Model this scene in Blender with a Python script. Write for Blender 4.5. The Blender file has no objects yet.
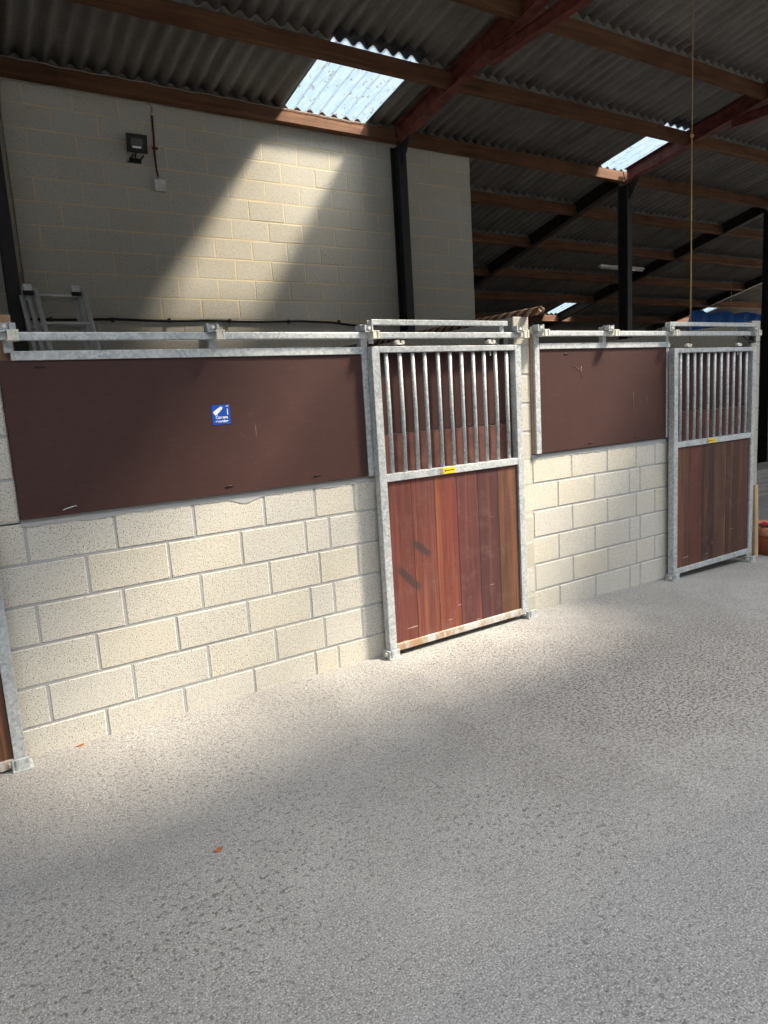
import bpy, bmesh, math, random
from mathutils import Vector, Matrix
random.seed(7)
S = bpy.context.scene
COL = S.collection
# ------------------------------------------------------------------ camera
F_PX = 689.33
CAM = Vector((-0.7551, -4.0491, 1.8535))
PITCH, ROLL, YAW = -0.1593, 0.0616, -0.5614
cd = bpy.data.cameras.new('camera'); cam = bpy.data.objects.new('camera', cd); COL.objects.link(cam)
cd.sensor_fit = 'VERTICAL'; cd.sensor_height = 36.0; cd.lens = 36.0 * F_PX / 1024.0
cd.clip_start = 0.02; cd.clip_end = 300
Rm = Matrix.Rotation(YAW, 3, 'Z') @ Matrix.Rotation(PITCH, 3, 'X') @ Matrix.Rotation(ROLL, 3, 'Y')
right, fwd, up = Rm.col[0], Rm.col[1], Rm.col[2]
M3 = Matrix((right, up, -fwd)).transposed()
cam.matrix_world = Matrix.Translation(CAM) @ M3.to_4x4()
S.camera = cam
# ------------------------------------------------------------------ sky, sun, exposure
W = bpy.data.worlds.new('sky'); S.world = W; W.use_nodes = True
bg = W.node_tree.nodes['Background']
bg.inputs[0].default_value = (0.78, 0.88, 1.0, 1); bg.inputs[1].default_value = .75
SUN_DIR = Vector((-0.80, 0.55, -1.20)).normalized()
sd = bpy.data.lights.new('sun', 'SUN'); sd.energy = 18.0; sd.color = (1.0, 0.855, 0.645); sd.angle = math.radians(8.0)
sun = bpy.data.objects.new('sun', sd); COL.objects.link(sun)
sun.rotation_euler = SUN_DIR.to_track_quat('-Z', 'Y').to_euler(); sun.location = (12, -8, 14)
# added second sun lamp, widens the light patches under the roof lights
hd = bpy.data.lights.new('added_wide_sun', 'SUN'); hd.energy = 7.0; hd.color = (1.0, 0.93, 0.82); hd.angle = math.radians(45.0)
hz = bpy.data.objects.new('added_wide_sun', hd); COL.objects.link(hz); hz.location = (12, -9, 14)
hz.rotation_euler = Vector((-.38, .55, -1.10)).to_track_quat('-Z', 'Y').to_euler()
# added area lamps in place of daylight along the ridge over the aisle, behind and above the camera
RIDGE_LIGHTS = [(-5.2, -1.6), (-.9, 2.7), (3.7, 7.3), (8.3, 11.9), (13.0, 16.6)]
for k, (xa, xb) in enumerate(RIDGE_LIGHTS):
    ad = bpy.data.lights.new('added_ridge_lamp', 'AREA'); ad.shape = 'RECTANGLE'; ad.size = xb-xa; ad.size_y = 1.9; ad.energy = 172; ad.spread = math.radians(130); ad.color = (.94, .97, 1.0)
    ao = bpy.data.objects.new('added_ridge_lamp', ad); COL.objects.link(ao); ao.location = ((xa+xb)/2, -5.25, 6.52)
S.view_settings.view_transform = 'Standard'; S.view_settings.look = 'None'
S.view_settings.exposure = 0.0; S.view_settings.gamma = 1.0; S.view_settings.use_curve_mapping = False
# ------------------------------------------------------------------ node helpers
def srgb(r, g, b):
    f = lambda c: (c/255/12.92) if c/255 <= .04045 else ((c/255+.055)/1.055)**2.4
    return (f(r), f(g), f(b), 1)
class NT:
    def __init__(s, name):
        s.m = bpy.data.materials.new(name); s.m.use_nodes = True; s.t = s.m.node_tree; s.n = s.t.nodes
        s.b = s.n['Principled BSDF']; s.out = s.n['Material Output']
        s._co = None
    def link(s, a, b): s.t.links.new(a, b)
    def co(s):
        if s._co is None: s._co = s.n.new('ShaderNodeTexCoord').outputs['Object']
        return s._co
    def setin(s, sock, v):
        if hasattr(v, 'is_output') or isinstance(v, bpy.types.NodeSocket): s.link(v, sock)
        else: sock.default_value = v
    def mapping(s, scale=(1,1,1), loc=(0,0,0), rot=(0,0,0)):
        m = s.n.new('ShaderNodeMapping'); s.link(s.co(), m.inputs[0]); m.inputs['Scale'].default_value = scale
        m.inputs['Location'].default_value = loc; m.inputs['Rotation'].default_value = rot; return m.outputs[0]
    def noise(s, scale, detail=4, rough=.55, vec=None, dist=0):
        t = s.n.new('ShaderNodeTexNoise'); s.link(vec or s.co(), t.inputs['Vector']); t.inputs['Scale'].default_value = scale
        t.inputs['Detail'].default_value = detail; t.inputs['Roughness'].default_value = rough; t.inputs['Distortion'].default_value = dist
        return t.outputs['Fac']
    def voro(s, scale, vec=None, out='Distance'):
        t = s.n.new('ShaderNodeTexVoronoi'); s.link(vec or s.co(), t.inputs['Vector']); t.inputs['Scale'].default_value = scale
        return t.outputs[out]
    def ramp(s, fac, stops, interp='LINEAR'):
        r = s.n.new('ShaderNodeValToRGB'); s.link(fac, r.inputs[0]); e = r.color_ramp.elements; r.color_ramp.interpolation = interp
        while len(e) < len(stops): e.new(.5)
        for k, (p, c) in enumerate(stops):
            e[k].position = p; e[k].color = c if not isinstance(c, (int, float)) else (c, c, c, 1)
        return r.outputs[0]
    def mix(s, fac, a, b, mode='MIX'):
        m = s.n.new('ShaderNodeMix'); m.data_type = 'RGBA'; m.blend_type = mode
        s.setin(m.inputs[0], fac); s.setin(m.inputs[6], a); s.setin(m.inputs[7], b); return m.outputs[2]
    def math(s, op, a, b=0.0, c=0.0):
        m = s.n.new('ShaderNodeMath'); m.operation = op
        for i, v in enumerate((a, b, c)): s.setin(m.inputs[i], v)
        return m.outputs[0]
    def sep(s, vec=None):
        m = s.n.new('ShaderNodeSeparateXYZ'); s.link(vec or s.co(), m.inputs[0]); return m.outputs
    def comb(s, x, y, z):
        m = s.n.new('ShaderNodeCombineXYZ'); s.setin(m.inputs[0], x); s.setin(m.inputs[1], y); s.setin(m.inputs[2], z); return m.outputs[0]
    def attr(s, name):
        a = s.n.new('ShaderNodeAttribute'); a.attribute_name = name; return a.outputs['Fac']
    def bump(s, h, strength=.3, dist=.01):
        b = s.n.new('ShaderNodeBump'); s.link(h, b.inputs['Height']); b.inputs['Strength'].default_value = strength
        b.inputs['Distance'].default_value = dist; s.link(b.outputs[0], s.b.inputs['Normal'])
    def done(s, col, rough=.8, metal=0, spec=.3):
        s.setin(s.b.inputs['Base Color'], col); s.setin(s.b.inputs['Roughness'], rough)
        s.b.inputs['Metallic'].default_value = metal; s.b.inputs['Specular IOR Level'].default_value = spec
        return s.m
MAT = {}
def simple(name, col, rough=.6, metal=0, spec=.3, var=.12, scale=14):
    t = NT(name); f = t.noise(scale, 4)
    lo = tuple(c*(1-var*2) for c in col[:3]) + (1,); hi = tuple(min(1, c*(1+var)) for c in col[:3]) + (1,)
    MAT[name] = t.done(t.ramp(f, [(.3, lo), (.7, hi)]), rough, metal, spec); return MAT[name]
# light concrete block with dark pits
def block_mat(name, c_light, c_tan, pit, pit_lo=.60, pit_hi=.68, pscale=75):
    t = NT(name); tint = t.attr('tint')
    base = t.mix(tint, c_light, c_tan)
    big = t.noise(3.5, 3)
    base = t.mix(t.math('MULTIPLY', big, .35), base, c_tan)
    fine = t.noise(38, 5, .7)
    base = t.mix(t.ramp(fine, [(.35, .30), (.65, 0.0)]), base, tuple(c*.72 for c in c_tan[:3])+(1,))
    pits = t.noise(pscale, 2, .6)
    pm = t.ramp(pits, [(pit_lo, 0.0), (pit_hi, .85)])
    base = t.mix(pm, base, pit)
    sp2 = t.noise(120, 1)
    base = t.mix(t.ramp(sp2, [(.62, 0.0), (.72, .5)]), base, (.75, .70, .58, 1))
    h = t.math('SUBTRACT', fine, t.math('MULTIPLY', pm, .8)); t.bump(h, .6, .004)
    MAT[name] = t.done(base, .92, 0, .15)
block_mat('block_cream', (.575, .57, .545, 1), (.60, .575, .505, 1), (.10, .085, .075, 1), .56, .64, 150)
block_mat('block_grey', (.475, .465, .425, 1), (.45, .43, .375, 1), (.17, .15, .12, 1), .62, .72)
block_mat('block_dirty', (.31, .295, .255, 1), (.33, .28, .20, 1), (.10, .085, .07, 1), .56, .66)
def mortar_mat(name, a, b):
    t = NT(name); n = t.noise(9, 5); f = t.noise(80, 3); t.bump(f, .4, .003)
    MAT[name] = t.done(t.mix(n, a, b), .95, 0, .1)
mortar_mat('mortar_grey', (.31, .32, .34, 1), (.41, .415, .42, 1))
mortar_mat('mortar_cream', (.66, .54, .35, 1), (.52, .45, .32, 1))
# galvanised steel: spangled grey
def galv(name, a, b, rough=.5):
    t = NT(name); v = t.voro(60, out='Color'); sp = t.sep(v)[0]; n = t.noise(7, 4); n2 = t.noise(170, 2)
    c = t.mix(sp, a, b); c = t.mix(t.ramp(n, [(.42, 0.0), (.7, .4)]), c, (.70, .715, .72, 1))
    c = t.mix(t.ramp(n2, [(.58, 0.0), (.68, .5)]), c, (.25, .27, .29, 1))
    MAT[name] = t.done(c, rough, .25, .4)
galv('galvanised', (.33, .365, .395, 1), (.56, .595, .62, 1))
galv('zinc', (.70, .68, .60, 1), (.85, .82, .72, 1), .35)
# rusty lower door rail
t = NT('galvanised_rusty'); n = t.noise(6, 6, .75, t.mapping((1.1, 1, .5)))
c = t.mix(t.noise(60, 2), (.40, .42, .43, 1), (.58, .59, .58, 1)); c = t.mix(t.ramp(n, [(.44, 0.0), (.58, .85)]), c, (.34, .19, .085, 1))
MAT['galvanised_rusty'] = t.done(c, .6, .15, .3)
# dark brown phenolic board
t = NT('brown_board'); n = t.noise(2.2, 4); g = t.noise(40, 3, .6, t.mapping((.35, 1, 1)))
c = t.ramp(n, [(.3, (.044, .0180, .0165, 1)), (.75, (.055, .0235, .0210, 1))])
c = t.mix(t.ramp(g, [(.55, 0.0), (.8, .25)]), c, (.11, .06, .05, 1))
sc_ = t.noise(3.0, 2, .4, t.mapping((9, 1, .7), (3.1, 0, 0)))
c = t.mix(t.ramp(sc_, [(.745, 0.0), (.76, .3)]), c, (.3, .25, .2, 1)); t.bump(g, .06, .002)
MAT['brown_board'] = t.done(c, .55, 0, .35)
# vertical tongue-and-groove hardwood planks
def wood_planks(name, cols, seed, strokes=(), x0=.06, width=.2029):
    t = NT(name); x, y, z = t.sep()[:3]
    q = t.math('DIVIDE', t.math('SUBTRACT', x, x0), width); idx = t.math('FLOOR', q); fr = t.math('FRACT', q)
    off = t.comb(t.math('MULTIPLY', idx, 3.7), seed, t.math('MULTIPLY', idx, 1.9))
    def grain(sc, det, rough, dist):
        v = t.n.new('ShaderNodeVectorMath'); v.operation = 'ADD'; t.link(t.mapping(sc), v.inputs[0]); t.link(off, v.inputs[1])
        return t.noise(1.0, det, rough, v.outputs[0], dist)
    g1 = grain((13, 3, .45), 5, .6, .5); g2 = grain((75, 8, 1.3), 4, .7, 0); g3 = grain((7, 3, .8), 4, .55, .8)
    n = len(cols)
    base = t.ramp(t.math('DIVIDE', t.math('ADD', idx, .5), float(n)), [(k/n, cols[k]) for k in range(n)], 'CONSTANT')
    warm = t.mix(.6, base, (.34, .125, .055, 1)); dark = t.mix(.55, base, (.026, .012, .012, 1))
    c = t.mix(t.ramp(g1, [(.52, 0.0), (.68, .75)]), base, warm)
    c = t.mix(t.ramp(g3, [(.30, .75), (.48, 0.0)]), c, dark)
    c = t.mix(t.ramp(g2, [(.36, .75), (.52, 0.0)]), c, dark)
    c = t.mix(t.ramp(g2, [(.60, 0.0), (.75, .35)]), c, warm)
    d = t.noise(6, 5, .7); c = t.mix(t.ramp(d, [(.52, 0.0), (.78, .35)]), c, (.20, .13, .115, 1))
    low = t.ramp(z, [(.18, 1.0), (.45, .12)])
    for k, (rot, thr) in enumerate(((.5, .70), (-.35, .71), (1.2, .715))):
        sw = t.noise(1, 2, .5, t.mapping((5, 2, 48), (3.1*k, 0, 4+k), (0, rot, 0)))
        c = t.mix(t.math('MULTIPLY', t.ramp(sw, [(thr, 0.0), (thr+.03, .8)]), low), c, (.40, .30, .26, 1))
    e = t.math('ABSOLUTE', t.math('SUBTRACT', fr, .5)); seam = t.ramp(e, [(.482, 0.0), (.494, 1.0)])
    c = t.mix(t.math('MULTIPLY', seam, .85), c, (.012, .006, .005, 1))
    for (xa, za, xb, zb, w) in strokes:  # dark slanting strokes, fading towards their ends
        L = math.hypot(xb-xa, zb-za); ux, uz = (xb-xa)/L, (zb-za)/L
        a = t.math('ADD', t.math('MULTIPLY', t.math('SUBTRACT', x, xa), ux), t.math('MULTIPLY', t.math('SUBTRACT', z, za), uz))
        p = t.math('ADD', t.math('MULTIPLY', t.math('SUBTRACT', x, xa), -uz), t.math('MULTIPLY', t.math('SUBTRACT', z, za), ux))
        p = t.math('ADD', p, t.math('MULTIPLY', t.math('SUBTRACT', t.noise(14, 3), .5), .03))
        ma = t.ramp(t.math('DIVIDE', t.math('ABSOLUTE', t.math('SUBTRACT', a, L/2)), L), [(.34, 1.0), (.60, 0.0)])
        mp = t.ramp(t.math('DIVIDE', t.math('ABSOLUTE', p), w), [(.30, 1.0), (.56, 0.0)])
        c = t.mix(t.math('MULTIPLY', t.math('MULTIPLY', ma, mp), .85), c, (.050, .035, .034, 1))
    t.bump(t.math('SUBTRACT', g2, t.math('MULTIPLY', seam, 2.0)), .35, .004)
    MAT[name] = t.done(c, .6, 0, .3)
wood_planks('red_planks', [(.135, .042, .036, 1), (.150, .048, .040, 1), (.165, .046, .034, 1), (.105, .036, .036, 1), (.075, .030, .032, 1), (.120, .056, .036, 1)], 11.0,
            [(.255, .785, .405, .662, .060), (.115, .62, .30, .427, .060)])
wood_planks('brown_planks', [(.105, .052, .036, 1), (.120, .044, .034, 1), (.052, .030, .028, 1), (.110, .054, .038, 1), (.068, .036, .030, 1), (.085, .042, .034, 1)], 3.0)
# concrete yard floor
t = NT('concrete_floor'); v0 = t.mapping((1, 1, 0))
big = t.noise(.55, 4, .6, v0); mid = t.noise(3.2, 5, .65, v0); fine = t.noise(28, 5, .7, v0); vf = t.noise(95, 3, .7, v0)
c = t.ramp(mid, [(.25, (.36, .356, .355, 1)), (.75, (.48, .476, .474, 1))])
c = t.mix(t.ramp(big, [(.35, .6), (.65, 0.0)]), c, (.27, .265, .265, 1))
grit = t.noise(60, 4, .75, v0); vf = t.noise(150, 2, .6, v0)
c = t.mix(t.ramp(fine, [(.34, .4), (.50, 0.0)]), c, (.20, .193, .188, 1))
c = t.mix(t.ramp(grit, [(.33, .85), (.44, 0.0)]), c, (.13, .123, .118, 1))
c = t.mix(t.ramp(grit, [(.58, 0.0), (.70, .7)]), c, (.70, .69, .66, 1))
c = t.mix(t.ramp(vf, [(.35, .85), (.45, 0.0)]), c, (.16, .152, .145, 1))
c = t.mix(t.ramp(vf, [(.56, 0.0), (.66, .75)]), c, (.72, .70, .67, 1))
stone = t.voro(34, v0); sv = t.noise(44, 2, .55, v0); msk = t.ramp(t.noise(.8, 3, .6, t.mapping((1, 1, 0), (4.2, 1.3, 0))), [(.40, .08), (.62, 1.0)])
dv = t.n.new('ShaderNodeVectorMath'); dv.operation = 'DISTANCE'; t.link(t.mapping((.55, 1, 0)), dv.inputs[0]); dv.inputs[1].default_value = (3.1*.55, -1.5, 0)
worn = t.ramp(t.math('DIVIDE', t.math('ADD', dv.outputs['Value'], t.math('MULTIPLY', mid, .8)), 2.4), [(.35, 1.0), (.75, 0.0)])
msk = t.math('MAXIMUM', msk, worn)
sv2 = t.noise(62, 2, .6, v0); c = t.mix(t.math('MULTIPLY', t.ramp(sv2, [(.50, 0.0), (.58, .8)]), worn), c, (.135, .115, .10, 1))
c = t.mix(t.math('MULTIPLY', t.ramp(sv, [(.585, 0.0), (.64, .75)]), msk), c, (.125, .108, .096, 1))
h = t.math('ADD', t.math('MULTIPLY', fine, .8), t.math('ADD', t.math('MULTIPLY', grit, .8), t.math('MULTIPLY', sv, -.5))); t.bump(h, 1.0, .016)
MAT['concrete_floor'] = t.done(c, .9, 0, .2)
# fibre cement roof
t = NT('fibre_cement'); n = t.noise(2.0, 5, .7, t.mapping((2.2, .5, 1))); n2 = t.noise(26, 4, .7)
c = t.ramp(n, [(.25, (.12, .108, .096, 1)), (.75, (.26, .245, .23, 1))]); c = t.mix(t.ramp(n2, [(.5, 0.0), (.8, .5)]), c, (.09, .08, .07, 1))
MAT['fibre_cement'] = t.done(c, .9, 0, .2)
# translucent roof light
t = NT('rooflight'); d = t.noise(13, 5, .7, t.mapping((1.6, .8, 1))); st = t.noise(30, 3, .6, t.mapping((1, .05, 1)))
dirt = t.ramp(d, [(.575, 0.0), (.64, .95)])
col = t.mix(dirt, (.17, .29, .40, 1), (.12, .10, .085, 1)); col = t.mix(t.ramp(st, [(.4, .25), (.6, 0.0)]), col, (.5, .58, .66, 1))
tr = t.n.new('ShaderNodeBsdfTransparent'); t.link(t.mix(dirt, (.82, .84, .88, 1), (.35, .30, .24, 1)), tr.inputs[0])
tl = t.n.new('ShaderNodeBsdfTranslucent'); t.link(col, tl.inputs[0])
mx = t.n.new('ShaderNodeMixShader'); mx.inputs[0].default_value = .25; t.link(tr.outputs[0], mx.inputs[1]); t.link(tl.outputs[0], mx.inputs[2])
t.link(mx.outputs[0], t.out.inputs['Surface']); MAT['rooflight'] = t.m
# timber
def timber(name, a, b, axis='x', rough=.8):
    t = NT(name); sc = {'x': (.7, 12, 12), 'z': (14, 14, .7), 'y': (12, .7, 12)}[axis]
    g = t.noise(1.6, 5, .65, t.mapping(sc), .5); n = t.noise(2, 4)
    c = t.mix(t.ramp(g, [(.3, 0.0), (.7, 1.0)]), a, b); c = t.mix(t.ramp(n, [(.45, 0.0), (.75, .5)]), c, tuple(v*.45 for v in a[:3])+(1,))
    t.bump(g, .3, .004); MAT[name] = t.done(c, rough, 0, .2)
timber('purlin_timber', (.075, .036, .021, 1), (.19, .095, .052, 1))
timber('pale_timber', (.48, .34, .21, 1), (.62, .46, .30, 1), 'z')
timber('post_timber', (.30, .19, .12, 1), (.46, .29, .18, 1), 'z')
timber('grey_timber', (.28, .275, .26, 1), (.42, .41, .39, 1))
simple('faded_board', (.135, .062, .052, 1), .75, 0, .2, .2, 10)
simple('red_oxide', (.17, .050, .040, 1), .55, 0, .3, .25, 9)
simple('shaded_steel', (.035, .022, .019, 1), .6, 0, .3, .25, 9)  # rafter steel with its shade put into the colour
simple('black_steel', (.018, .019, .022, 1), .5, 0, .4)
simple('black_plastic', (.012, .012, .013, 1), .4)
simple('white_plastic', (.62, .62, .60, 1), .45)
simple('cable_grey', (.34, .31, .26, 1), .6)
simple('cable_red', (.10, .02, .018, 1), .6)
simple('aluminium', (.66, .67, .68, 1), .4, .15, .5, .08)
simple('sign_blue', (.006, .075, .44, 1), .4, 0, .4, .05)
simple('sign_white', (.80, .82, .86, 1), .45, 0, .3, .02)
simple('tag_yellow', (.85, .56, .008, 1), .45, 0, .4, .04)
simple('terracotta', (.42, .135, .070, 1), .8)
simple('terracotta_rim', (.52, .22, .13, 1), .8)
simple('soil', (.05, .035, .025, 1), .95)
simple('petal', (.62, .02, .07, 1), .6)
simple('leaf', (.06, .14, .03, 1), .6)
simple('cord_yellow', (.46, .30, .13, 1), .8)
simple('rope_cream', (.26, .18, .13, 1), .9, 0, .1, .2, 60)
simple('rope_brown', (.085, .045, .032, 1), .9, 0, .1, .2, 60)
simple('tarp_blue', (.06, .24, .72, 1), .5)
simple('cladding_pale', (.42, .43, .42, 1), .7)
simple('straw', (.34, .13, .055, 1), .9)
t = NT('lens_glass'); MAT['lens_glass'] = t.done((.10, .105, .11, 1), .15, .3, .5)
# ------------------------------------------------------------------ mesh helpers
def mesh_obj(name, bm, mats, parent=None, smooth=False):
    me = bpy.data.meshes.new(name); bmesh.ops.recalc_face_normals(bm, faces=bm.faces)
    bm.to_mesh(me); bm.free()
    for m in (mats if isinstance(mats, (list, tuple)) else [mats]): me.materials.append(MAT[m])
    if smooth:
        for p in me.polygons: p.use_smooth = True
    o = bpy.data.objects.new(name, me); COL.objects.link(o)
    if parent: o.parent = parent
    return o
def box(bm, x0, x1, y0, y1, z0, z1, bev=0.0, mi=0, mat=None):
    r = bmesh.ops.create_cube(bm, size=1.0); vs = r['verts']
    for v in vs:
        v.co = Vector(((x0+x1)/2 + v.co.x*(x1-x0), (y0+y1)/2 + v.co.y*(y1-y0), (z0+z1)/2 + v.co.z*(z1-z0)))
    fs = list({f for v in vs for f in v.link_faces})
    for f in fs: f.material_index = mi
    if bev:
        es = list({e for v in vs for e in v.link_edges})
        r2 = bmesh.ops.bevel(bm, geom=es, offset=bev, segments=2, affect='EDGES', profile=.6)
        for f in r2['faces']: f.material_index = mi
        vs = list({v for f in r2['faces'] for v in f.verts} | {v for v in vs if v.is_valid})
    if mat is not None:
        for v in vs: v.co = mat @ v.co
    return vs
def tube(bm, pts, r, seg=10, mi=0, cap=True, closed=False):
    pts = [Vector(p) for p in pts]; rings = []; n = len(pts); prev = None
    for i, p in enumerate(pts):
        d = (pts[min(i+1, n-1)] - pts[max(i-1, 0)]).normalized()
        if prev is None:
            a = Vector((0, 0, 1)) if abs(d.z) < .9 else Vector((1, 0, 0)); u = d.cross(a).normalized()
        else:
            u = (prev - d*prev.dot(d)).normalized()
        prev = u; w = d.cross(u); rr = r[i] if isinstance(r, (list, tuple)) else r
        rings.append([bm.verts.new(p + (u*math.cos(2*math.pi*k/seg) + w*math.sin(2*math.pi*k/seg))*rr) for k in range(seg)])
    for a, b in zip(rings, rings[1:]):
        for k in range(seg):
            f = bm.faces.new((a[k], a[(k+1) % seg], b[(k+1) % seg], b[k])); f.material_index = mi; f.smooth = True
    if cap:
        for rg in (rings[0][::-1], rings[-1]):
            f = bm.faces.new(rg); f.material_index = mi
def lathe(bm, prof, c=(0, 0, 0), seg=32, mi=0):
    c = Vector(c); rings = [[bm.verts.new(c + Vector((r*math.cos(2*math.pi*k/seg), r*math.sin(2*math.pi*k/seg), z))) for k in range(seg)] for r, z in prof]
    for a, b in zip(rings, rings[1:]):
        for k in range(seg):
            f = bm.faces.new((a[k], a[(k+1) % seg], b[(k+1) % seg], b[k])); f.material_index = mi; f.smooth = True
    return rings
def B(name, mats, *boxes, parent=None, bev=0.0):
    bm = bmesh.new()
    for b in boxes: box(bm, *b, bev=bev)
    return mesh_obj(name, bm, mats, parent)
def tag(o, label=None, cat=None, group=None, kind=None):
    if label: o['label'] = label
    if cat: o['category'] = cat
    if group: o['group'] = group
    if kind: o['kind'] = kind
    return o
def thing(name, label, cat, loc=(0, 0, 0), group=None):
    o = bpy.data.objects.new(name, None); COL.objects.link(o); o.location = loc; o.empty_display_size = .1
    return tag(o, label, cat, group)
def struct(o, label=None): o['kind'] = 'structure'; (label and tag(o, label)); return o
def dup(root, loc, label, group=None):
    r = root.copy(); COL.objects.link(r); r.location = loc; r['label'] = label
    if group: r['group'] = group
    for ch in list(root.children):
        c = ch.copy(); COL.objects.link(c); c.parent = r
        for g in list(ch.children):
            d = g.copy(); COL.objects.link(d); d.parent = c
    return r
# ------------------------------------------------------------------ floor
FX = [-60, -20, -8, -4, 0, 3.3, 4.2, 5, 6, 7, 8, 10, 14, 20, 40, 70]
def floor_z(x): return .05 if x < 3.3 else max(-.10, .05 - .037*(x-3.3))
bm = bmesh.new(); FY = [-60, -30, -12, -6, -4, -2, 0, 2, 6, 12, 30]
g = [[bm.verts.new((x, y, floor_z(x))) for x in FX] for y in FY]
for j in range(len(FY)-1):
    for i in range(len(FX)-1): bm.faces.new((g[j][i], g[j][i+1], g[j+1][i+1], g[j+1][i]))
floor = struct(mesh_obj('floor', bm, 'concrete_floor'))
# ------------------------------------------------------------------ block walls
def block_wall(name, x0, x1, y, thick, ztop, ncourse, pats, mats, top_z=None, zbot=-.2, mw=.014, dep=.004, ragged=True, jit=.0015):
    """front face at y (facing -y); pats = joint positions for odd / even courses"""
    bm = bmesh.new(); rnd = random.Random(name)
    lay = bm.loops.layers.float_color.new('tint') if False else None
    tl = bm.faces.layers.float.new('tint')
    tz = top_z if top_z is not None else ztop
    box(bm, x0, x1, y+dep, y+thick, zbot, tz, mi=0)
    for c in range(ncourse):
        za, zb = ztop-.225*c - mw/2, ztop-.225*(c+1) + mw/2
        if zb > tz: continue
        js = [x0] + [p for p in pats[c % 2] if x0+.03 < p < x1-.03] + [x1]
        for a, b in zip(js, js[1:]):
            xa = a + (mw/2 if a != x0 else 0); xb = b - (mw/2 if b != x1 else 0)
            tint = rnd.random()**1.6
            oc = [(xa, za), (xb, za), (xb, zb), (xa, zb)]
            J = lambda: rnd.uniform(-jit, jit)
            outer = [bm.verts.new((px + J(), y+dep, pz + J())) for px, pz in oc]
            cx, cz = (xa+xb)/2, (za+zb)/2; ins = .005
            yy = y + rnd.uniform(-.0012, .0012)
            inner = [bm.verts.new((px + (ins if px < cx else -ins) + J(), yy, pz + (ins if pz < cz else -ins) + J())) for px, pz in oc]
            fs = [bm.faces.new(inner)] + [bm.faces.new((outer[k], outer[(k+1) % 4], inner[(k+1) % 4], inner[k])) for k in range(4)]
            for f in fs: f.material_index = 1; f[tl] = tint
    bm.faces.ensure_lookup_table()
    o = mesh_obj(name, bm, mats)
    return struct(o)
def pat(first, k0, k1, extra=()): return [first + .45*k for k in range(k0, k1)] + list(extra)
CREAM = ['mortar_grey', 'block_cream']
ROW_Z = 1.340
pA = pat(0, -2, 3, (1.258, 1.556)); pB = pat(.279, -2, 2, (1.172, 1.350))
block_wall('wall_left', -.90, 1.75, 0, .14, ROW_Z, 7, (pA, pB), CREAM)
qA = [3.232, 3.686, 4.135, 4.530, 4.80]; qB = [3.517, 3.968, 4.436, 4.584]
block_wall('wall_right', 3.12, 5.02, 0, .14, ROW_Z, 7, (qA, qB), CREAM, top_z=ROW_Z+.012)
# uneven mortar bedding on the wall heads
for nm, xa, xb in (('trim_1', -.46, 1.75), ('trim_2', 3.235, 5.02)):
    bm = bmesh.new(); n = 60; rr = random.Random(nm); rows = []
    for k in range(n+1):
        x = xa + (xb-xa)*k/n; lo = 1.312 + rr.uniform(-.006, .006) - (.045*max(0, 1-abs(x-.78)/.10) if nm == 'trim_1' else 0)
        rows.append([bm.verts.new((x, yy, zz)) for yy, zz in ((-.003, lo), (-.003, 1.352), (.14, 1.352), (.14, lo))])
    for a, b in zip(rows, rows[1:]):
        for k in range(4): bm.faces.new((a[k], a[(k+1) % 4], b[(k+1) % 4], b[k]))
    bm.faces.new(rows[0]); bm.faces.new(rows[-1]); struct(mesh_obj(nm, bm, 'mortar_grey'))
# piers beside the doors, and stall dividers running back from them
block_wall('trim_3', -.78, -.465, 0, .14, 2.465, 5, ([-.62], [-.9]), CREAM, zbot=1.30)
block_wall('trim_4', 3.07, 3.232, 0, .15, 2.44, 11, ([], []), ['mortar_grey', 'block_grey'], top_z=2.43, zbot=-.1)
block_wall('trim_5', 6.36, 6.52, 0, .15, 2.44, 12, ([], []), ['mortar_grey', 'block_grey'], top_z=2.43, zbot=-.3)
def divider(name, x0, x1, ztop):
    bm = bmesh.new(); tl = bm.faces.layers.float.new('tint'); rnd = random.Random(name)
    box(bm, x0+.004, x1-.004, .15, 3.66, -.2, ztop, mi=0)
    for side, xs in ((-1, x0), (1, x1)):
        for c in range(12):
            za, zb = ztop-.225*c-.005, ztop-.225*(c+1)+.005
            js = [.15] + [v for v in pat(.2 if c % 2 else .42, 0, 8) if v < 3.6] + [3.66]
            for a, b in zip(js, js[1:]):
                vs = [bm.verts.new((xs, a+.005, za)), bm.verts.new((xs, b-.005, za)), bm.verts.new((xs, b-.005, zb)), bm.verts.new((xs, a+.005, zb))]
                xin = xs - side*.004
                vo = [bm.verts.new((xin, a, za+.003)), bm.verts.new((xin, b, za+.003)), bm.verts.new((xin, b, zb-.003)), bm.verts.new((xin, a, zb-.003))]
                tn = rnd.random()
                for f in [bm.faces.new(vs)] + [bm.faces.new((vo[k], vo[(k+1) % 4], vs[(k+1) % 4], vs[k])) for k in range(4)]:
                    f.material_index = 1; f[tl] = tn
    struct(mesh_obj(name, bm, ['mortar_grey', 'block_cream']))
divider('wall_partition_left', -.78, -.60, 2.42); divider('wall_partition_middle', 3.07, 3.232, 2.415); divider('wall_partition_right', 6.36, 6.52, 2.415)
# tall block wall at the rear of the first stall
UP0 = 5.146
block_wall('wall_back', -4.2, 5.97, 3.85, .2, UP0, 23, (pat(2.613-.45*16, 0, 24), pat(2.84-.45*16, 0, 24)), ['mortar_cream', 'block_grey'], top_z=5.20, mw=.012, dep=.002, jit=.004)
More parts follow.
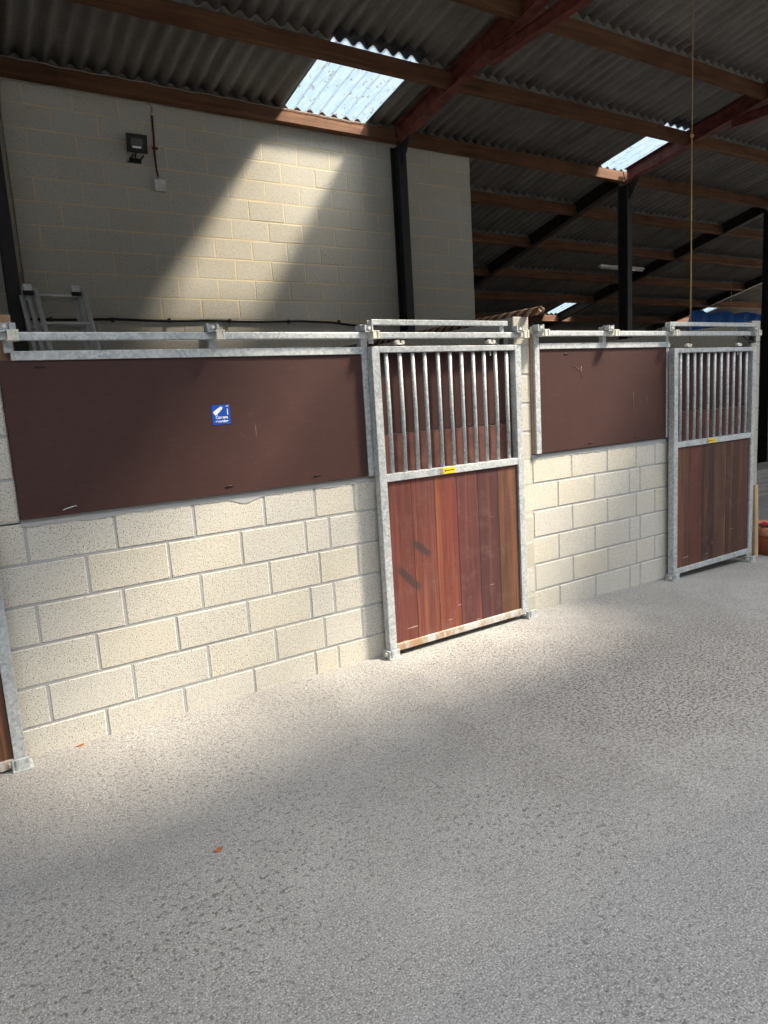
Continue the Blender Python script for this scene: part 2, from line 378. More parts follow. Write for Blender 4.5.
# ------------------------------------------------------------------ roof
def zroof(y): return 5.27 + .18*(3.85-y) if y <= 3.85 else 5.27 - .26*(y-3.85)
PITCH_C, AMP = .166, .029
PY = [10.6, 9.40, 8.22, 7.13, 5.93, 4.80, 3.85, 2.63, 1.50, .30, -.55, -1.50, -3.75, -5.0]
ROWS = [(PY[k], PY[k+1]) for k in range(len(PY)-1)]
def sheet(bm, xa, xb, yl, yu, lift_l=.016, thick=.007):
    n = max(2, int(round((xb-xa)/PITCH_C*8))); ys = [yl + (yu-yl)*k/3 for k in range(4)]
    grids = []
    for off in ((0, thick) if thick else (0,)):
        G = []
        for j, y in enumerate(ys):
            l = lift_l*(1-j/3)
            G.append([bm.verts.new((xa+(xb-xa)*i/n, y, zroof(y) + AMP + AMP*math.cos(2*math.pi*(xa+(xb-xa)*i/n)/PITCH_C) + l + off)) for i in range(n+1)])
        grids.append(G)
    for G in grids:
        for j in range(3):
            for i in range(n):
                f = bm.faces.new((G[j][i], G[j][i+1], G[j+1][i+1], G[j+1][i])); f.smooth = True
    if not thick: return
    a, b = grids
    for i in range(n):
        bm.faces.new((a[0][i], a[0][i+1], b[0][i+1], b[0][i])); bm.faces.new((a[3][i], a[3][i+1], b[3][i+1], b[3][i]))
    for j in range(3):
        bm.faces.new((a[j][0], a[j+1][0], b[j+1][0], b[j][0])); bm.faces.new((a[j][n], a[j+1][n], b[j+1][n], b[j][n]))
# row index -> skylight spans (x0, x1)
SKY = {11: [(3.7, 7.6)], 6: [(3.17, 4.26), (8.60, 9.30)], 1: [(13.05, 13.50), (13.63, 14.05), (18.65, 19.75)]}
XR0, XR1 = -7.0, 27.0
GAPS = {}
bm = bmesh.new(); wn = 1
for k, (yl, yu) in enumerate(ROWS):
    cuts = sorted(SKY.get(k, []) + GAPS.get(k, [])); x = XR0
    if k == 7:                                  # above the roof lights the next sheet laps on higher up
        for a, b in SKY[6]:
            sheet(bm, x, a, yl+.10, yu-.05); sheet(bm, a, b, yl-.025, yu-.05); x = b
    top = yu-.05
    for a, b in cuts: sheet(bm, x, a, yl+.10, top); x = b
    sheet(bm, x, XR1, yl+.10, top)
# other roof slope beyond the ridge, behind the camera
zr = zroof(-5.0)+.05
vs = [bm.verts.new(p) for p in ((XR0, -5.1, zr+.02), (XR1, -5.1, zr+.02), (XR1, -10.0, zr-.9), (XR0, -10.0, zr-.9))]; bm.faces.new(vs)
struct(mesh_obj('ceiling', bm, 'fibre_cement'))
for k, spans in SKY.items():
    for a, b in spans:
        bm = bmesh.new(); yl, yu = ROWS[k]; sheet(bm, a-.02, b+.02, yl+.10, yu-(.20 if k == 6 else .06), thick=0)
        struct(mesh_obj('window_%d' % wn, bm, 'rooflight')); wn += 1
# timber purlins, one per bay
RX = [.035, 4.695, 9.14, 13.56, 18.4, 22.9]
ROWN = {7: 'next upslope of the high wall', 8: 'two rows upslope of the high wall', 6: 'level with the high wall head',
        5: 'first behind the high wall', 4: 'second behind the high wall', 3: 'third behind the high wall', 2: 'last but one at the back', 1: 'lowest at the back'}
BAYN = {0: 'over the floodlight bay', 1: 'right of the rusty rafter', 2: 'beyond the middle column', 3: 'beyond the right column', 4: 'in the farthest bay'}
VIS = {8: (0, 1), 7: (0, 1, 2), 6: (0, 1, 2), 5: (1, 2, 3), 4: (1, 2, 3), 3: (1, 2, 3), 2: (1, 2, 3, 4), 1: (1, 2, 3, 4)}
for k, bays in VIS.items():
    y = PY[k]; sl = math.atan(.18 if y < 3.8 else .26)
    for b in bays:
        bm = bmesh.new(); x0, x1 = RX[b]+.012, RX[b+1]-.012
        M = Matrix.Translation((0, y, zroof(y))) @ Matrix.Rotation(-sl, 4, 'X')
        yc = 0.0 if k != 6 else -.045
        box(bm, x0, x1, yc-.038, yc+.038, -.172, .0, bev=.004, mat=M)
        o = mesh_obj('roof_purlin', bm, 'purlin_timber')
        tag(o, 'timber purlin %s, %s' % (ROWN[k], BAYN[b]), 'roof beam', 'timber purlins under the roof sheets')
# steel rafters: I-sections following the slope, with tie
def ibeam(bm, p0, p1, w, h, tf=.012, tw=.009):
    p0, p1 = Vector(p0), Vector(p1); d = (p1-p0); L = d.length; d.normalize()
    s = Vector((1, 0, 0)) if abs(d.x) < .5 else Vector((0, 1, 0)); u = s.cross(d).normalized()
    if u.z < 0: u = -u
    M = Matrix((s, d, u)).transposed().to_4x4(); M.translation = p0
    box(bm, -w/2, w/2, 0, L, 0, tf, mat=M); box(bm, -w/2, w/2, 0, L, h-tf, h, mat=M); box(bm, -tw/2, tw/2, 0, L, tf, h-tf, mat=M)
RLAB = ['dark red steel rafter at the top left corner of the barn', 'rusty red steel rafter rising from the column in the high block wall', 'red steel rafter beside the second roof light, over the middle black column',
        'shade-darkened steel rafter over the right black column', 'farthest shade-darkened steel rafter, low on the right']
for i, X in enumerate(RX[:5]):
    r = thing('steel_rafter', RLAB[i], 'roof beam', (X, 3.66, zroof(3.66)-.2), 'steel rafters')
    L = r.location
    bm = bmesh.new(); ibeam(bm, Vector((0, 0, 0)), Vector((0, -8.5, .18*8.5)), .13, .2); mesh_obj('rafter_upper_length', bm, 'red_oxide', r)
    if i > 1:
        bm = bmesh.new(); ibeam(bm, Vector((0, .19, -.03)), Vector((0, 6.6, -.26*6.45)), .13, .2); mesh_obj('rafter_lower_length', bm, 'shaded_steel', r)
    bm = bmesh.new(); ibeam(bm, Vector((0, -1.72, .20)), Vector((0, -8.4, .20)), .10, .13); mesh_obj('tie_beam', bm, 'red_oxide', r)
# columns
CLAB = {0: 'black steel column against the high block wall at the left edge', 1: 'black steel column against the high block wall below the rusty red rafter', 2: 'black steel column standing free behind the second stall', 3: 'black steel column at the right edge of the picture'}
for i in range(4):
    X = RX[i] - (.08 if i == 3 else 0)
    c = thing('steel_column', CLAB[i], 'column', (X, 3.74, floor_z(X)), 'black steel columns')
    h = zroof(3.74) - .215 - floor_z(X)
    bm = bmesh.new(); w = .115
    for a in ((-w/2, w/2, -.095, -.083), (-w/2, w/2, .083, .095), (-.005, .005, -.083, .083)): box(bm, a[0], a[1], a[2], a[3], .012, h)
    mesh_obj('shaft', bm, 'black_steel', c)
    B('base_plate', 'black_steel', (-.12, .12, -.105, .105, 0, .014), parent=c)
    bm = bmesh.new()
    vs = [bm.verts.new((sx*.006, yy, zz)) for sx in (-1, 1) for yy, zz in ((-.095, h-.26), (-.095, h+.01), (-.30, h+.05))]
    bm.faces.new(vs[:3]); bm.faces.new(vs[3:]);
    for k in range(3): bm.faces.new((vs[k], vs[(k+1) % 3], vs[3+(k+1) % 3], vs[3+k]))
    mesh_obj('haunch_bracket', bm, 'black_steel', c)
# rear and side enclosure far behind
bm = bmesh.new(); box(bm, -6, 24, 10.55, 10.7, -.2, 3.45)
struct(mesh_obj('wall_rear', bm, 'block_dirty'))
bm = bmesh.new(); box(bm, -7.0, 27, -10.0, -9.8, -.2, 4.3); struct(mesh_obj('wall_front', bm, 'block_dirty'))
bm = bmesh.new(); box(bm, -7.0, -6.8, -10.0, 10.6, -.2, 4.0); struct(mesh_obj('wall_end', bm, 'block_dirty'))
bm = bmesh.new()
for k in range(40): box(bm, 20.0 + (.02 if k % 2 else 0), 20.1, 2.0+k*.2, 2.2+k*.2, -.2, 3.0)
struct(mesh_obj('wall_far', bm, 'cladding_pale'))
# ------------------------------------------------------------------ partition panels
def panel(label, x0, x1, z0, z1, rail_z, rail_x0, posts, marks, dz_post):
    p = thing('partition_panel', label, 'panel', (x0, 0, z0), 'brown boards above the block walls')
    o = lambda a: (a[0]-x0, a[1]-x0, a[2], a[3], a[4]-z0, a[5]-z0)
    bm = bmesh.new(); box(bm, *o((x0, x1, -.022, .014, z0, z1)), bev=.003); mesh_obj('board', bm, 'brown_board', p)
    bm = bmesh.new(); box(bm, *o((rail_x0, x1+.005, -.035, .025, rail_z[0], rail_z[1])), bev=.003); mesh_obj('top_rail', bm, 'galvanised', p)
    for a, b, za, zb, ya in posts:
        bm = bmesh.new(); box(bm, *o((a, b, ya, .03, za, zb)), bev=.003); mesh_obj('post', bm, 'galvanised', p)
    for mx_, mz_, ln, ang, m in marks:
        bm = bmesh.new(); tube(bm, [(mx_-x0-ln/2, -.023, mz_-z0-.004), (mx_-x0-ln/2+.008, -.027, mz_-z0), (mx_-x0+ln/2-.008, -.027, mz_-z0+ang), (mx_-x0+ln/2, -.023, mz_-z0+ang-.004)], .003, 6)
        mesh_obj('staple', bm, m, p)
    return p
p1 = panel('wide dark brown board above the left block wall, with a blue sticker', -.460, 1.690, 1.353, 2.172, (2.170, 2.217), -.40, [(1.672, 1.722, 1.353, 2.36, -.03)],
           [(-.27, 2.135, .05, .0, 'black_steel'), (-.22, 1.385, .07, .012, 'galvanised'), (.68, 1.40, .05, .004, 'black_steel'), (1.28, 1.40, .05, .004, 'black_steel')], 0)
p2 = panel('smaller scratched dark brown board between the two barred doors', 3.308, 4.965, 1.358, 2.185, (2.183, 2.228), 3.309, [(3.256, 3.308, 1.358, 2.34, -.035), (4.93, 4.968, 1.358, 2.20, -.025)],
           [(3.62, 2.145, .05, 0, 'black_steel'), (4.5, 1.40, .05, .004, 'black_steel'), (3.9, 1.395, .05, .004, 'black_steel')], 0)
B('timber_filler_strip', 'post_timber', (3.233, 3.254, -.012, .06, 1.36, 2.30))
tag(bpy.data.objects['timber_filler_strip'], 'thin brown timber strip between the middle block pier and the galvanised post', 'timber strip')
# long pale scratches on the smaller board
for pts in ([(3.80, -.0232, 2.04), (3.79, -.0232, 1.99), (3.802, -.0232, 1.95)], [(4.46, -.0232, 1.80), (4.462, -.0232, 1.66), (4.47, -.0232, 1.60)], [(3.70, -.0232, 2.05), (3.80, -.0232, 2.00)]):
    bm = bmesh.new(); tube(bm, [(a-3.308, b, c-1.358) for a, b, c in pts], .0022, 5); mesh_obj('scratch', bm, 'rope_cream', p2)
# blue camera sticker
st = thing('camera_sticker', 'small square blue sticker with a white camera on the wide brown board', 'sticker', (.672, -.0225, 1.832))
B('sticker_sheet', 'sign_blue', (-.056, .056, -.0015, 0, -.058, .058), parent=st)
bm = bmesh.new(); Mr = Matrix.Translation((-.016, -.0022, .026)) @ Matrix.Rotation(math.radians(-36), 4, 'Y')
box(bm, -.034, .008, -.0006, .0006, -.012, .012, bev=.0004, mat=Mr); box(bm, .009, .026, -.0006, .0006, -.009, .010, mat=Mr); box(bm, .028, .033, -.0006, .0006, -.004, .004, mat=Mr)
box(bm, -.026, -.020, -.0006, .0006, -.018, -.011, mat=Mr)
mesh_obj('camera_symbol', bm, 'sign_white', st)
bm = bmesh.new(); box(bm, .038, .043, -.0028, -.0016, -.002, .034); box(bm, .033, .048, -.0028, -.0016, .048, .052); mesh_obj('margin_mark', bm, 'sign_white', st)
def lettering(name, body, size, loc, mat, parent, bold=.0):
    cu = bpy.data.curves.new(name, 'FONT'); cu.body = body; cu.size = size; cu.align_x = 'LEFT'; cu.extrude = .0004; cu.offset = bold
    o = bpy.data.objects.new(name, cu); COL.objects.link(o); dg = bpy.context.evaluated_depsgraph_get()
    me = bpy.data.meshes.new_from_object(o.evaluated_get(dg)); bpy.data.objects.remove(o)
    me.materials.clear(); me.materials.append(MAT[mat]); ob = bpy.data.objects.new(name, me); COL.objects.link(ob)
    ob.parent = parent; ob.location = loc; ob.rotation_euler = (math.pi/2, 0, 0); return ob
lettering('lettering', 'Camera', .0235, (-.036, -.0022, -.0225), 'sign_white', st, .0006)
lettering('lettering', 'recording', .0200, (-.038, -.0022, -.044), 'sign_white', st, .0006)
# ------------------------------------------------------------------ sliding doors
DW, DH = 1.337, 2.145
def make_door(label, planks):
    d = thing('sliding_stall_door', label, 'door')
    zb = .022; zt = DH; m0, m1 = 1.236, 1.288; s = .060
    def part(name, a, mat='galvanised', bev=.004): 
        bm = bmesh.new(); box(bm, *a, bev=bev); return mesh_obj(name, bm, mat, d)
    part('stile', (0, s, -.03, .03, zb, zt)); part('stile', (DW-s, DW, -.03, .03, zb, zt))
    part('top_rail', (s, DW-s, -.028, .028, zt-.040, zt)); part('middle_rail', (s, DW-s, -.028, .028, m0, m1))
    part('bottom_rail', (s, DW-s, -.028, .028, zb, zb+.050), 'galvanised_rusty')
    bm = bmesh.new(); box(bm, s, DW-s, -.012, .022, zb+.050, m0, bev=.002); mesh_obj('plank_infill', bm, planks, d)
    rb = random.Random(5)
    for k in range(11):
        bm = bmesh.new(); x = s + (DW-2*s)*(k+.62)/11.24 + rb.uniform(-.004, .004); tube(bm, [(x, 0, m1), (x + rb.uniform(-.004, .004), 0, (m1+zt)/2), (x, 0, zt-.040)], .0145, 12)
        mesh_obj('bar', bm, 'galvanised', d)
    bm = bmesh.new(); box(bm, s-.01, DW-s+.01, .045, .060, 1.562, zt-.01, bev=.002); mesh_obj('backing_board', bm, 'brown_board', d)
    bm = bmesh.new(); box(bm, s-.01, DW-s+.01, .042, .060, m0, 1.555, bev=.002); mesh_obj('backing_board', bm, 'faded_board', d)['label'] = 'paler dusty lower board behind the bars'
    tg = part('name_tag', (.545, .655, -.0305, -.0275, m0+.006, m1-.004), 'tag_yellow', 0)
    bm = bmesh.new(); box(bm, .515, .543, -.0305, -.0275, m0+.007, m1-.006); mesh_obj('tag_emblem', bm, 'cable_grey', tg)
    bm = bmesh.new(); box(bm, .556, .570, -.0318, -.0302, m0+.022, m0+.032); box(bm, .576, .642, -.0318, -.0302, m0+.026, m0+.031); mesh_obj('tag_mark', bm, 'black_plastic', tg)
    for x in (.24, 1.06):
        h = part('hanger', (x-.012, x+.012, -.012, .012, zt, zt+.050), 'black_steel', .002)
        bm = bmesh.new(); box(bm, x-.030, x+.030, -.020, .020, zt+.010, zt+.022, bev=.002); mesh_obj('hanger_nut', bm, 'zinc', h)
        bm = bmesh.new(); tube(bm, [(x-.020, -.022, zt+.028), (x-.020, .022, zt+.028)], .014, 10); tube(bm, [(x+.022, -.022, zt+.026), (x+.022, .022, zt+.026)], .012, 10); mesh_obj('roller', bm, 'zinc', h)
        bm = bmesh.new(); tube(bm, [(x-.005, .0, zt-.042), (x-.005, .0, zt-.075)], .006, 8); mesh_obj('hanger_bolt', bm, 'zinc', h)
    return d
DY = -.068
d1 = make_door('barred sliding door with reddish planks and two dark strokes, in the middle', 'red_planks'); d1.location = (1.712, DY, .068)
d2 = make_door('barred sliding door with brown planks on the right by the flowerpot', 'brown_planks'); d2.location = (4.945, DY, .020)
d0 = dup(d1, (-.600-DW, DY, .040), 'door edge with a galvanised stile at the left border of the picture')
for c in d2.children:
    if c.name.startswith('bottom_rail'): c.data.materials[0] = MAT['galvanised']
for d in (d0, d1, d2): d['group'] = 'barred sliding stall doors'
# ------------------------------------------------------------------ overhead tracks
def bracket(parent, x, z, big=1.0):
    bm = bmesh.new(); box(bm, x-.045*big, x+.045*big, .004, .012, z-.01, z+.068); box(bm, x-.045*big, x-.037*big, -.050, .012, z+.022, z+.066); box(bm, x+.012*big, x+.020*big, -.050, .012, z+.022, z+.066)
    box(bm, x-.045*big, x+.020*big, -.050, .012, z+.018, z+.026)
    b = mesh_obj('track_bracket', bm, 'galvanised', parent)
    bm = bmesh.new(); tube(bm, [(x-.012, -.056, z+.044), (x-.012, -.044, z+.044)], .010, 8); mesh_obj('bracket_bolt', bm, 'zinc', b)
    bm = bmesh.new(); box(bm, x-.010, x+.048, -.082, -.012, z-.026, z-.021); box(bm, x-.010, x+.048, -.082, -.012, z+.020, z+.026)
    box(bm, x-.006, x+.006, -.086, -.074, z-.028, z+.024, bev=.002); box(bm, x+.032, x+.044, -.086, -.074, z-.028, z+.024, bev=.002); box(bm, x+.004, x+.034, -.080, -.074, z-.022, z+.022)
    mesh_obj('track_clamp', bm, 'zinc', b)
def make_track(label, x0, x1, z, br, standoffs, up):
    tk = thing('door_track', label, 'track', (x0, -.045, z), 'overhead door tracks')
    bm = bmesh.new(); box(bm, 0, x1-x0, -.022, .022, -.021, .021, bev=.007); mesh_obj('track_tube', bm, 'galvanised', tk)
    for x in br: bracket(tk, x-x0, 0)
    for x, za in standoffs:
        bm = bmesh.new(); box(bm, x-x0-.022, x-x0+.022, .020, .062, za-z, .06, bev=.003); mesh_obj('standoff', bm, 'galvanised', tk)
    ux0, ux1, uz = up
    bm = bmesh.new(); box(bm, ux0-x0, ux1-x0, -.020, .020, uz-z-.018, uz-z+.018, bev=.004); u = mesh_obj('guard_rail', bm, 'galvanised', tk)
    for x in (ux0+.01, ux1-.03):
        bm = bmesh.new(); box(bm, x-x0-.02, x-x0+.02, .018, .03, -.05, uz-z+.016, bev=.002); mesh_obj('guard_bracket', bm, 'galvanised', u)
    bm = bmesh.new(); box(bm, ux1-x0-.05, ux1-x0-.005, -.02, .03, -.095, -.021, bev=.003); tube(bm, [(ux1-x0-.22, -.01, -.024), (ux1-x0-.10, -.01, -.075), (ux1-x0-.05, -.01, -.085)], .009, 8); mesh_obj('door_stop', bm, 'black_steel', tk)
    return tk
make_track('galvanised track rail over the wide brown board and reddish door', -.46, 3.075, 2.288, (-.405, .660, 1.716, 3.065), ((-.405, 2.21), (.660, 2.215), (1.697, 2.33)), (1.745, 2.955, 2.374))
make_track('galvanised track rail over the smaller brown board and right door', 3.262, 6.36, 2.300, (3.285, 4.105, 4.93, 6.27), ((3.282, 2.30), (4.085, 2.226), (4.94, 2.20)), (4.93, 6.33, 2.385))
# timber post end behind the first bracket
o = B('timber_post', 'post_timber', (-.445, -.372, .03, .11, 2.172, 2.405)); tag(o, 'stub of weathered timber behind the track clamp at the left edge', 'timber post')
# ------------------------------------------------------------------ floor guides
def make_guide(label):
    g = thing('door_guide', label, 'bracket', (0, 0, 0), 'galvanised floor guides for the doors')
    bm = bmesh.new()
    box(bm, -.05, .05, -.055, .06, 0, .008, bev=.002); mesh_obj('base_plate', bm, 'galvanised', g)
    bm = bmesh.new(); box(bm, -.034, .034, -.050, -.036, .006, .068, bev=.004); box(bm, -.05, -.034, -.045, .045, .006, .060, bev=.004); mesh_obj('guide_channel', bm, 'galvanised', g)
    bm = bmesh.new(); tube(bm, [(-.062, -.01, .035), (-.052, -.01, .035)], .016, 8); mesh_obj('bolt_head', bm, 'zinc', g)
    return g
GL = [(-.625, 'galvanised floor guide at the foot of the door on the left border'), (1.738, 'galvanised floor guide at the left foot of the reddish door'), (3.075, 'galvanised floor guide at the right foot of the reddish door'),
      (4.965, 'galvanised floor guide at the left foot of the brown door'), (6.275, 'galvanised floor guide at the right foot of the brown door by the flowerpot')]
g0 = None
for k, (x, lab) in enumerate(GL):
    loc = (x, DY-.012, floor_z(x))
    if g0 is None: g0 = make_guide(lab); g0.location = loc
    else: dup(g0, loc, lab)
# ------------------------------------------------------------------ things on and before the high wall
lamp = thing('floodlight', 'small black floodlight on the high block wall', 'lamp', (1.375, 3.848, 4.60))
bm = bmesh.new(); Ml = Matrix.Translation((0, -.12, .05)) @ Matrix.Rotation(math.radians(14), 4, 'X') @ Matrix.Rotation(math.radians(-6), 4, 'Z')
box(bm, -.105, .105, -.035, -.020, -.088, .088, bev=.004, mat=Ml); box(bm, -.095, .095, -.020, .03, -.08, .08, bev=.008, mat=Ml)
for k in range(6): box(bm, -.085+k*.03, -.08+k*.03, .03, .05, -.07, .07, mat=Ml)
mesh_obj('housing', bm, 'black_plastic', lamp)
bm = bmesh.new(); box(bm, -.058, .058, -.039, -.034, -.048, .048, mat=Ml); ln = mesh_obj('lens', bm, 'lens_glass', lamp)
bm = bmesh.new(); box(bm, -.045, .04, -.0405, -.038, -.044, -.026, mat=Ml); mesh_obj('reflector_strip', bm, 'sign_white', ln)
bm = bmesh.new(); box(bm, -.06, .06, -.02, 0, -.105, -.06); box(bm, -.06, -.05, -.14, 0, -.075, -.06); box(bm, .05, .06, -.14, 0, -.075, -.06); mesh_obj('mounting_bracket', bm, 'black_plastic', lamp)
bm = bmesh.new(); tube(bm, [(0, -.06, -.02), (-.02, -.07, -.10), (-.07, -.05, -.115), (-.08, -.012, -.10)], .008, 8); mesh_obj('lead', bm, 'black_plastic', lamp)
jb = thing('junction_box', 'white square junction box on the high block wall by the floodlight', 'electrical box', (1.60, 3.848, 4.285))
bm = bmesh.new(); box(bm, -.058, .058, -.05, 0, -.058, .058, bev=.006); mesh_obj('box_body', bm, 'white_plastic', jb)
bm = bmesh.new(); box(bm, -.060, .060, -.058, -.048, -.060, .060, bev=.004); mesh_obj('box_lid', bm, 'white_plastic', jb)
bm = bmesh.new(); tube(bm, [(-.005, -.03, .055), (-.005, -.03, .085)], .013, 10); mesh_obj('cable_gland', bm, 'white_plastic', jb)
bm = bmesh.new(); tube(bm, [(1.595, 3.818, 4.37), (1.59, 3.838, 4.45), (1.588, 3.84, 4.62), (1.598, 3.84, 4.80), (1.600, 3.84, 4.995)], .010, 8)
dc = mesh_obj('drop_cable', bm, 'cable_red'); tag(dc, 'dark red cable dropping to the white junction box', 'cable')
bm = bmesh.new(); box(bm, 1.570, 1.625, 3.828, 3.85, 4.66, 4.68); mesh_obj('cable_clip', bm, 'cable_red', dc)
bm = bmesh.new(); tube(bm, [(1.600, 3.838, 4.995), (1.60, 3.838, 5.025)], .012, 8); mesh_obj('cable_end', bm, 'white_plastic', dc)
bm = bmesh.new(); pts = [(1.600, 3.838, 5.035), (1.60, 3.81, 5.06), (1.57, 3.752, 5.075)] + [(1.45-.1*k, 3.748, 5.070+.004*math.sin(k*1.7)) for k in range(13)] + [(.19, 3.75, 5.06), (.165, 3.80, 5.0), (.16, 3.838, 4.8), (.155, 3.838, 3.0)]
tube(bm, pts, .008, 8); tag(mesh_obj('supply_cable', bm, 'cable_grey'), 'pale thin cable running under the timber above the floodlight', 'cable')
bm = bmesh.new(); pts = [(.14+.11*k, 3.752, 5.285-.012+.006*math.sin(k*2.1)+.004*math.sin(k*.7)) for k in range(40)]
tube(bm, pts, .005, 6); tag(mesh_obj('top_cable', bm, 'cable_grey'), 'thin dusty cable lying along the upper edge of the wall timber', 'cable')
# black cable across the wall
bm = bmesh.new(); pts = []
for k in range(41):
    x = -1.2 + k*.145; s_ = abs(math.sin(k*.42)); pts.append((x, 3.835, 2.888 - .012*s_ - (.06*max(0, 1-abs(x-4.1)/.5)) + .02*max(0, x-4.3)))
tube(bm, pts, .013, 8); bc = tag(mesh_obj('wall_cable', bm, 'black_plastic'), 'black cable clipped across the high block wall just above the track rail', 'cable')
for x in (.35, .95, 1.55, 2.25, 3.0, 3.7):
    bm = bmesh.new(); box(bm, x-.012, x+.012, 3.812, 3.85, 2.855, 2.90); mesh_obj('cable_clip', bm, 'black_plastic', bc)
bm = bmesh.new(); box(bm, 1.955, 2.015, 3.79, 3.85, 2.62, 2.80, bev=.006); so = mesh_obj('pull_switch', bm, 'cable_grey'); tag(so, 'small grey fitting on the high block wall below the black cable', 'electrical fitting')
# aluminium ladder leaning on the wall
LX = .33
ld = thing('ladder', 'aluminium extension ladder leaning on the high block wall at the left', 'ladder', (LX, 2.50, floor_z(0)))
Zt = 3.10 - .05; lean = 1.02
def lpt(x, f, dy=0): return (x - LX + .20*(1-f), f*lean+dy, f*Zt)
for q in range(3):
    xl, xr, dy, ft = .075+.058*q, .535+.040*q, -.055*q, 1.0 - .008*(2-q)
    bm = bmesh.new()
    for x in (xl, xr): tube(bm, [lpt(x, 0, dy), lpt(x, ft, dy)], .024, 6)
    sec = mesh_obj('ladder_section', bm, 'aluminium', ld)
    for k in range(1, 12):
        f = k*.0885 + .004*q
        bm = bmesh.new(); tube(bm, [lpt(xl, f, dy), lpt(xr, f, dy)], .015, 8); mesh_obj('rung', bm, 'aluminium', sec)
for x in (.125, .545):
    bm = bmesh.new(); p = lpt(x, 1.0); box(bm, p[0]-.035, p[0]+.035, p[1]-.13, p[1]+.03, Zt-.03, Zt+.045, bev=.006); mesh_obj('ladder_hook', bm, 'aluminium', ld)
    bm = bmesh.new(); tube(bm, [(p[0]-.045, p[1]-.14, Zt-.04), (p[0]+.045, p[1]-.14, Zt-.04)], .022, 10); mesh_obj('ladder_pulley', bm, 'black_plastic', ld)
# twisted rope along the divider head
bm = bmesh.new(); P0, P1 = Vector((3.21, -.17, 2.462)), Vector((3.14, 3.45, 2.447)); L = (P1-P0).length; n = 260
for s_ in range(4):
    pts = []
    for k in range(n+1):
        a = 2*math.pi*(k/n*L/.22 + s_/4); q = P0.lerp(P1, k/n); pts.append(q + Vector((math.cos(a), 0, math.sin(a)))*.017)
    tube(bm, pts, .0155, 6, mi=s_ % 2)
tag(mesh_obj('twisted_rope', bm, ['rope_cream', 'rope_brown']), 'thick brown and cream twisted rope lying along the middle stall divider', 'rope')
# hanging cord
bm = bmesh.new(); tube(bm, [(6.075, .5, zroof(.5)+.03), (6.072, .5, 5.0), (6.07, .5, 4.32)], .006, 6); tube(bm, [(6.07, .5, 4.335), (6.07, .5, 4.325), (6.07, .5, 4.31), (6.07, .5, 4.30)], [.006, .02, .02, .006], 8)
tube(bm, [(6.07, .5, 4.30), (6.075, .5, 3.2), (6.07, .5, 1.9)], .008, 6); tag(mesh_obj('ceiling_string', bm, 'cord_yellow'), 'thin tan knotted cord hanging from the roof over the right stall', 'cord')
# batten light at the back
bl = thing('batten_light', 'pale strip light under the roof behind the middle black column', 'lamp', (11.85, 6.55, zroof(6.55)-.12))
bm = bmesh.new(); box(bm, 0, 1.5, -.04, .04, .02, .06, bev=.005); mesh_obj('casing', bm, 'white_plastic', bl)
bm = bmesh.new(); tube(bm, [(.03, 0, 0), (1.47, 0, 0)], .022, 10); mesh_obj('lamp_tube', bm, 'white_plastic', bl)
bm = bmesh.new(); tube(bm, [(.2, 0, .06), (.2, 0, .14)], .006, 6); mesh_obj('hanging_rod', bm, 'black_steel', bl)
bm = bmesh.new(); tube(bm, [(1.3, 0, .06), (1.3, 0, .14)], .006, 6); mesh_obj('hanging_rod', bm, 'black_steel', bl)
# ------------------------------------------------------------------ right edge
fz = floor_z(6.9)
pot = thing('flowerpot', 'terracotta flowerpot with red flowers beside the right block pier', 'plant pot', (6.91, -.02, fz))
bm = bmesh.new(); lathe(bm, [(.0, 0), (.228, 0), (.264, .25), (.264, .255)], seg=36); mesh_obj('pot_body', bm, 'terracotta', pot, False)
bm = bmesh.new(); lathe(bm, [(.255, .235), (.285, .235), (.29, .245), (.29, .315), (.282, .325), (.25, .325), (.245, .28)], seg=36); mesh_obj('rim', bm, 'terracotta_rim', pot)
bm = bmesh.new(); lathe(bm, [(0, .30), (.12, .305), (.25, .295)], seg=24); mesh_obj('soil', bm, 'soil', pot)
rf = random.Random(3)
for k in range(9):
    a = rf.uniform(0, 6.28); rr = rf.uniform(.08, .24) if k else .27; a = a if k else math.pi*1.02; bx_, by_ = rr*math.cos(a), rr*math.sin(a); hh = rf.uniform(.33, .44) if k else .37
    bm = bmesh.new(); tube(bm, [(bx_*.7, by_*.7, .29), (bx_, by_, hh)], .005, 6); stem = mesh_obj('flower_stem', bm, 'leaf', pot)
    bm = bmesh.new()
    for q in range(6):
        b = q*math.pi/3; c_ = Vector((bx_+.022*math.cos(b), by_+.022*math.sin(b), hh+.008*math.sin(q*2)))
        bmesh.ops.create_icosphere(bm, subdivisions=1, radius=.016, matrix=Matrix.Translation(c_))
    mesh_obj('flower', bm, 'petal', stem)
    bm = bmesh.new()
    for q in range(2):
        b = a + 1.2*(q*2-1); c0 = Vector((bx_*.8, by_*.8, .33)); dv = Vector((math.cos(b), math.sin(b), .3))*.07; sv = Vector((-math.sin(b), math.cos(b), 0))*.025
        vs = [bm.verts.new(c0), bm.verts.new(c0+dv*.5+sv), bm.verts.new(c0+dv), bm.verts.new(c0+dv*.5-sv), ]; bm.faces.new(vs)
    r_ = bmesh.ops.solidify(bm, geom=list(bm.faces), thickness=.003)
    mesh_obj('leaf', bm, 'leaf', stem)
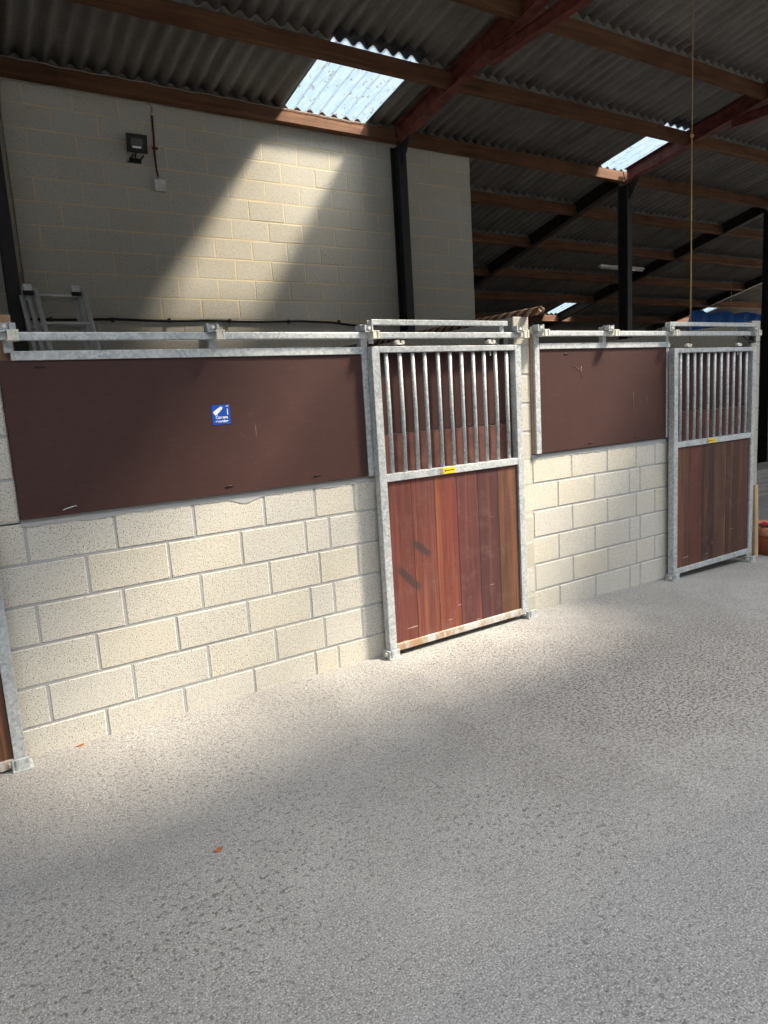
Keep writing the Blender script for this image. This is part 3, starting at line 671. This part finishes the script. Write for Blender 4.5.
bm = bmesh.new(); Ms = Matrix.Translation((6.490, -.028, floor_z(6.55))) @ Matrix.Rotation(math.radians(-1.5), 4, 'X'); box(bm, -.028, .028, -.012, .012, 0, .80, bev=.003, mat=Ms)
tag(mesh_obj('timber_batten', bm, 'pale_timber'), 'pale timber batten standing against the right block pier by the flowerpot', 'timber batten')
# weathered boards on the ground beyond the pier
for k in range(6):
    z = floor_z(11) + .075*k
    o = B('grey_board', 'grey_timber', (10.2+.05*(k % 3), 13.0, 2.2, 2.75+.02*(k % 2), z, z+.07), bev=.004)
    tag(o, ['lowest', 'second lowest', 'third lowest', 'third highest', 'second highest', 'topmost'][k] + ' weathered grey board of the stack beyond the right pier', 'board', 'stack of grey boards beyond the right pier')
# blue sheet far at the back
bm = bmesh.new(); nn = 40; zt_ = 3.58
G = [[bm.verts.new((15.25 + 3.5*i/nn, 6.6 + .05*math.sin(i*.9) + .03*math.sin(i*2.3) + .25*j/6, zt_ - .9*j/6 + .03*math.sin(i*.5))) for i in range(nn+1)] for j in range(7)]
for j in range(6):
    for i in range(nn): bm.faces.new((G[j][i], G[j][i+1], G[j+1][i+1], G[j+1][i])).smooth = True
bmesh.ops.solidify(bm, geom=list(bm.faces), thickness=.006)
bsh = tag(mesh_obj('blue_sheet', bm, 'tarp_blue'), 'bright blue plastic sheet hanging far behind the right door', 'plastic sheet')
for x in (15.3, 17.0, 18.7):
    bm = bmesh.new(); tube(bm, [(x, 6.62, 3.56), (x, 6.62, zroof(6.62)+.02)], .008, 6); mesh_obj('tie_cord', bm, 'cord_yellow', bsh)
# fallen leaves / scraps on the floor
for x, y, lab in ((-.335, -.03, 'small brown scrap at the foot of the left block wall'), (-.02, -1.42, 'tiny brown leaf scrap lying out on the open floor')):
    bm = bmesh.new(); z = floor_z(x)
    vs = [bm.verts.new((x+.022*math.cos(a)*(1+.5*math.sin(3*a)), y+.014*math.sin(a), z+.003+.004*math.sin(2*a))) for a in [k*math.pi/5 for k in range(10)]]
    bm.faces.new(vs); bmesh.ops.solidify(bm, geom=list(bm.faces), thickness=.002); tag(mesh_obj('dry_leaf', bm, 'straw'), lab, 'leaf')
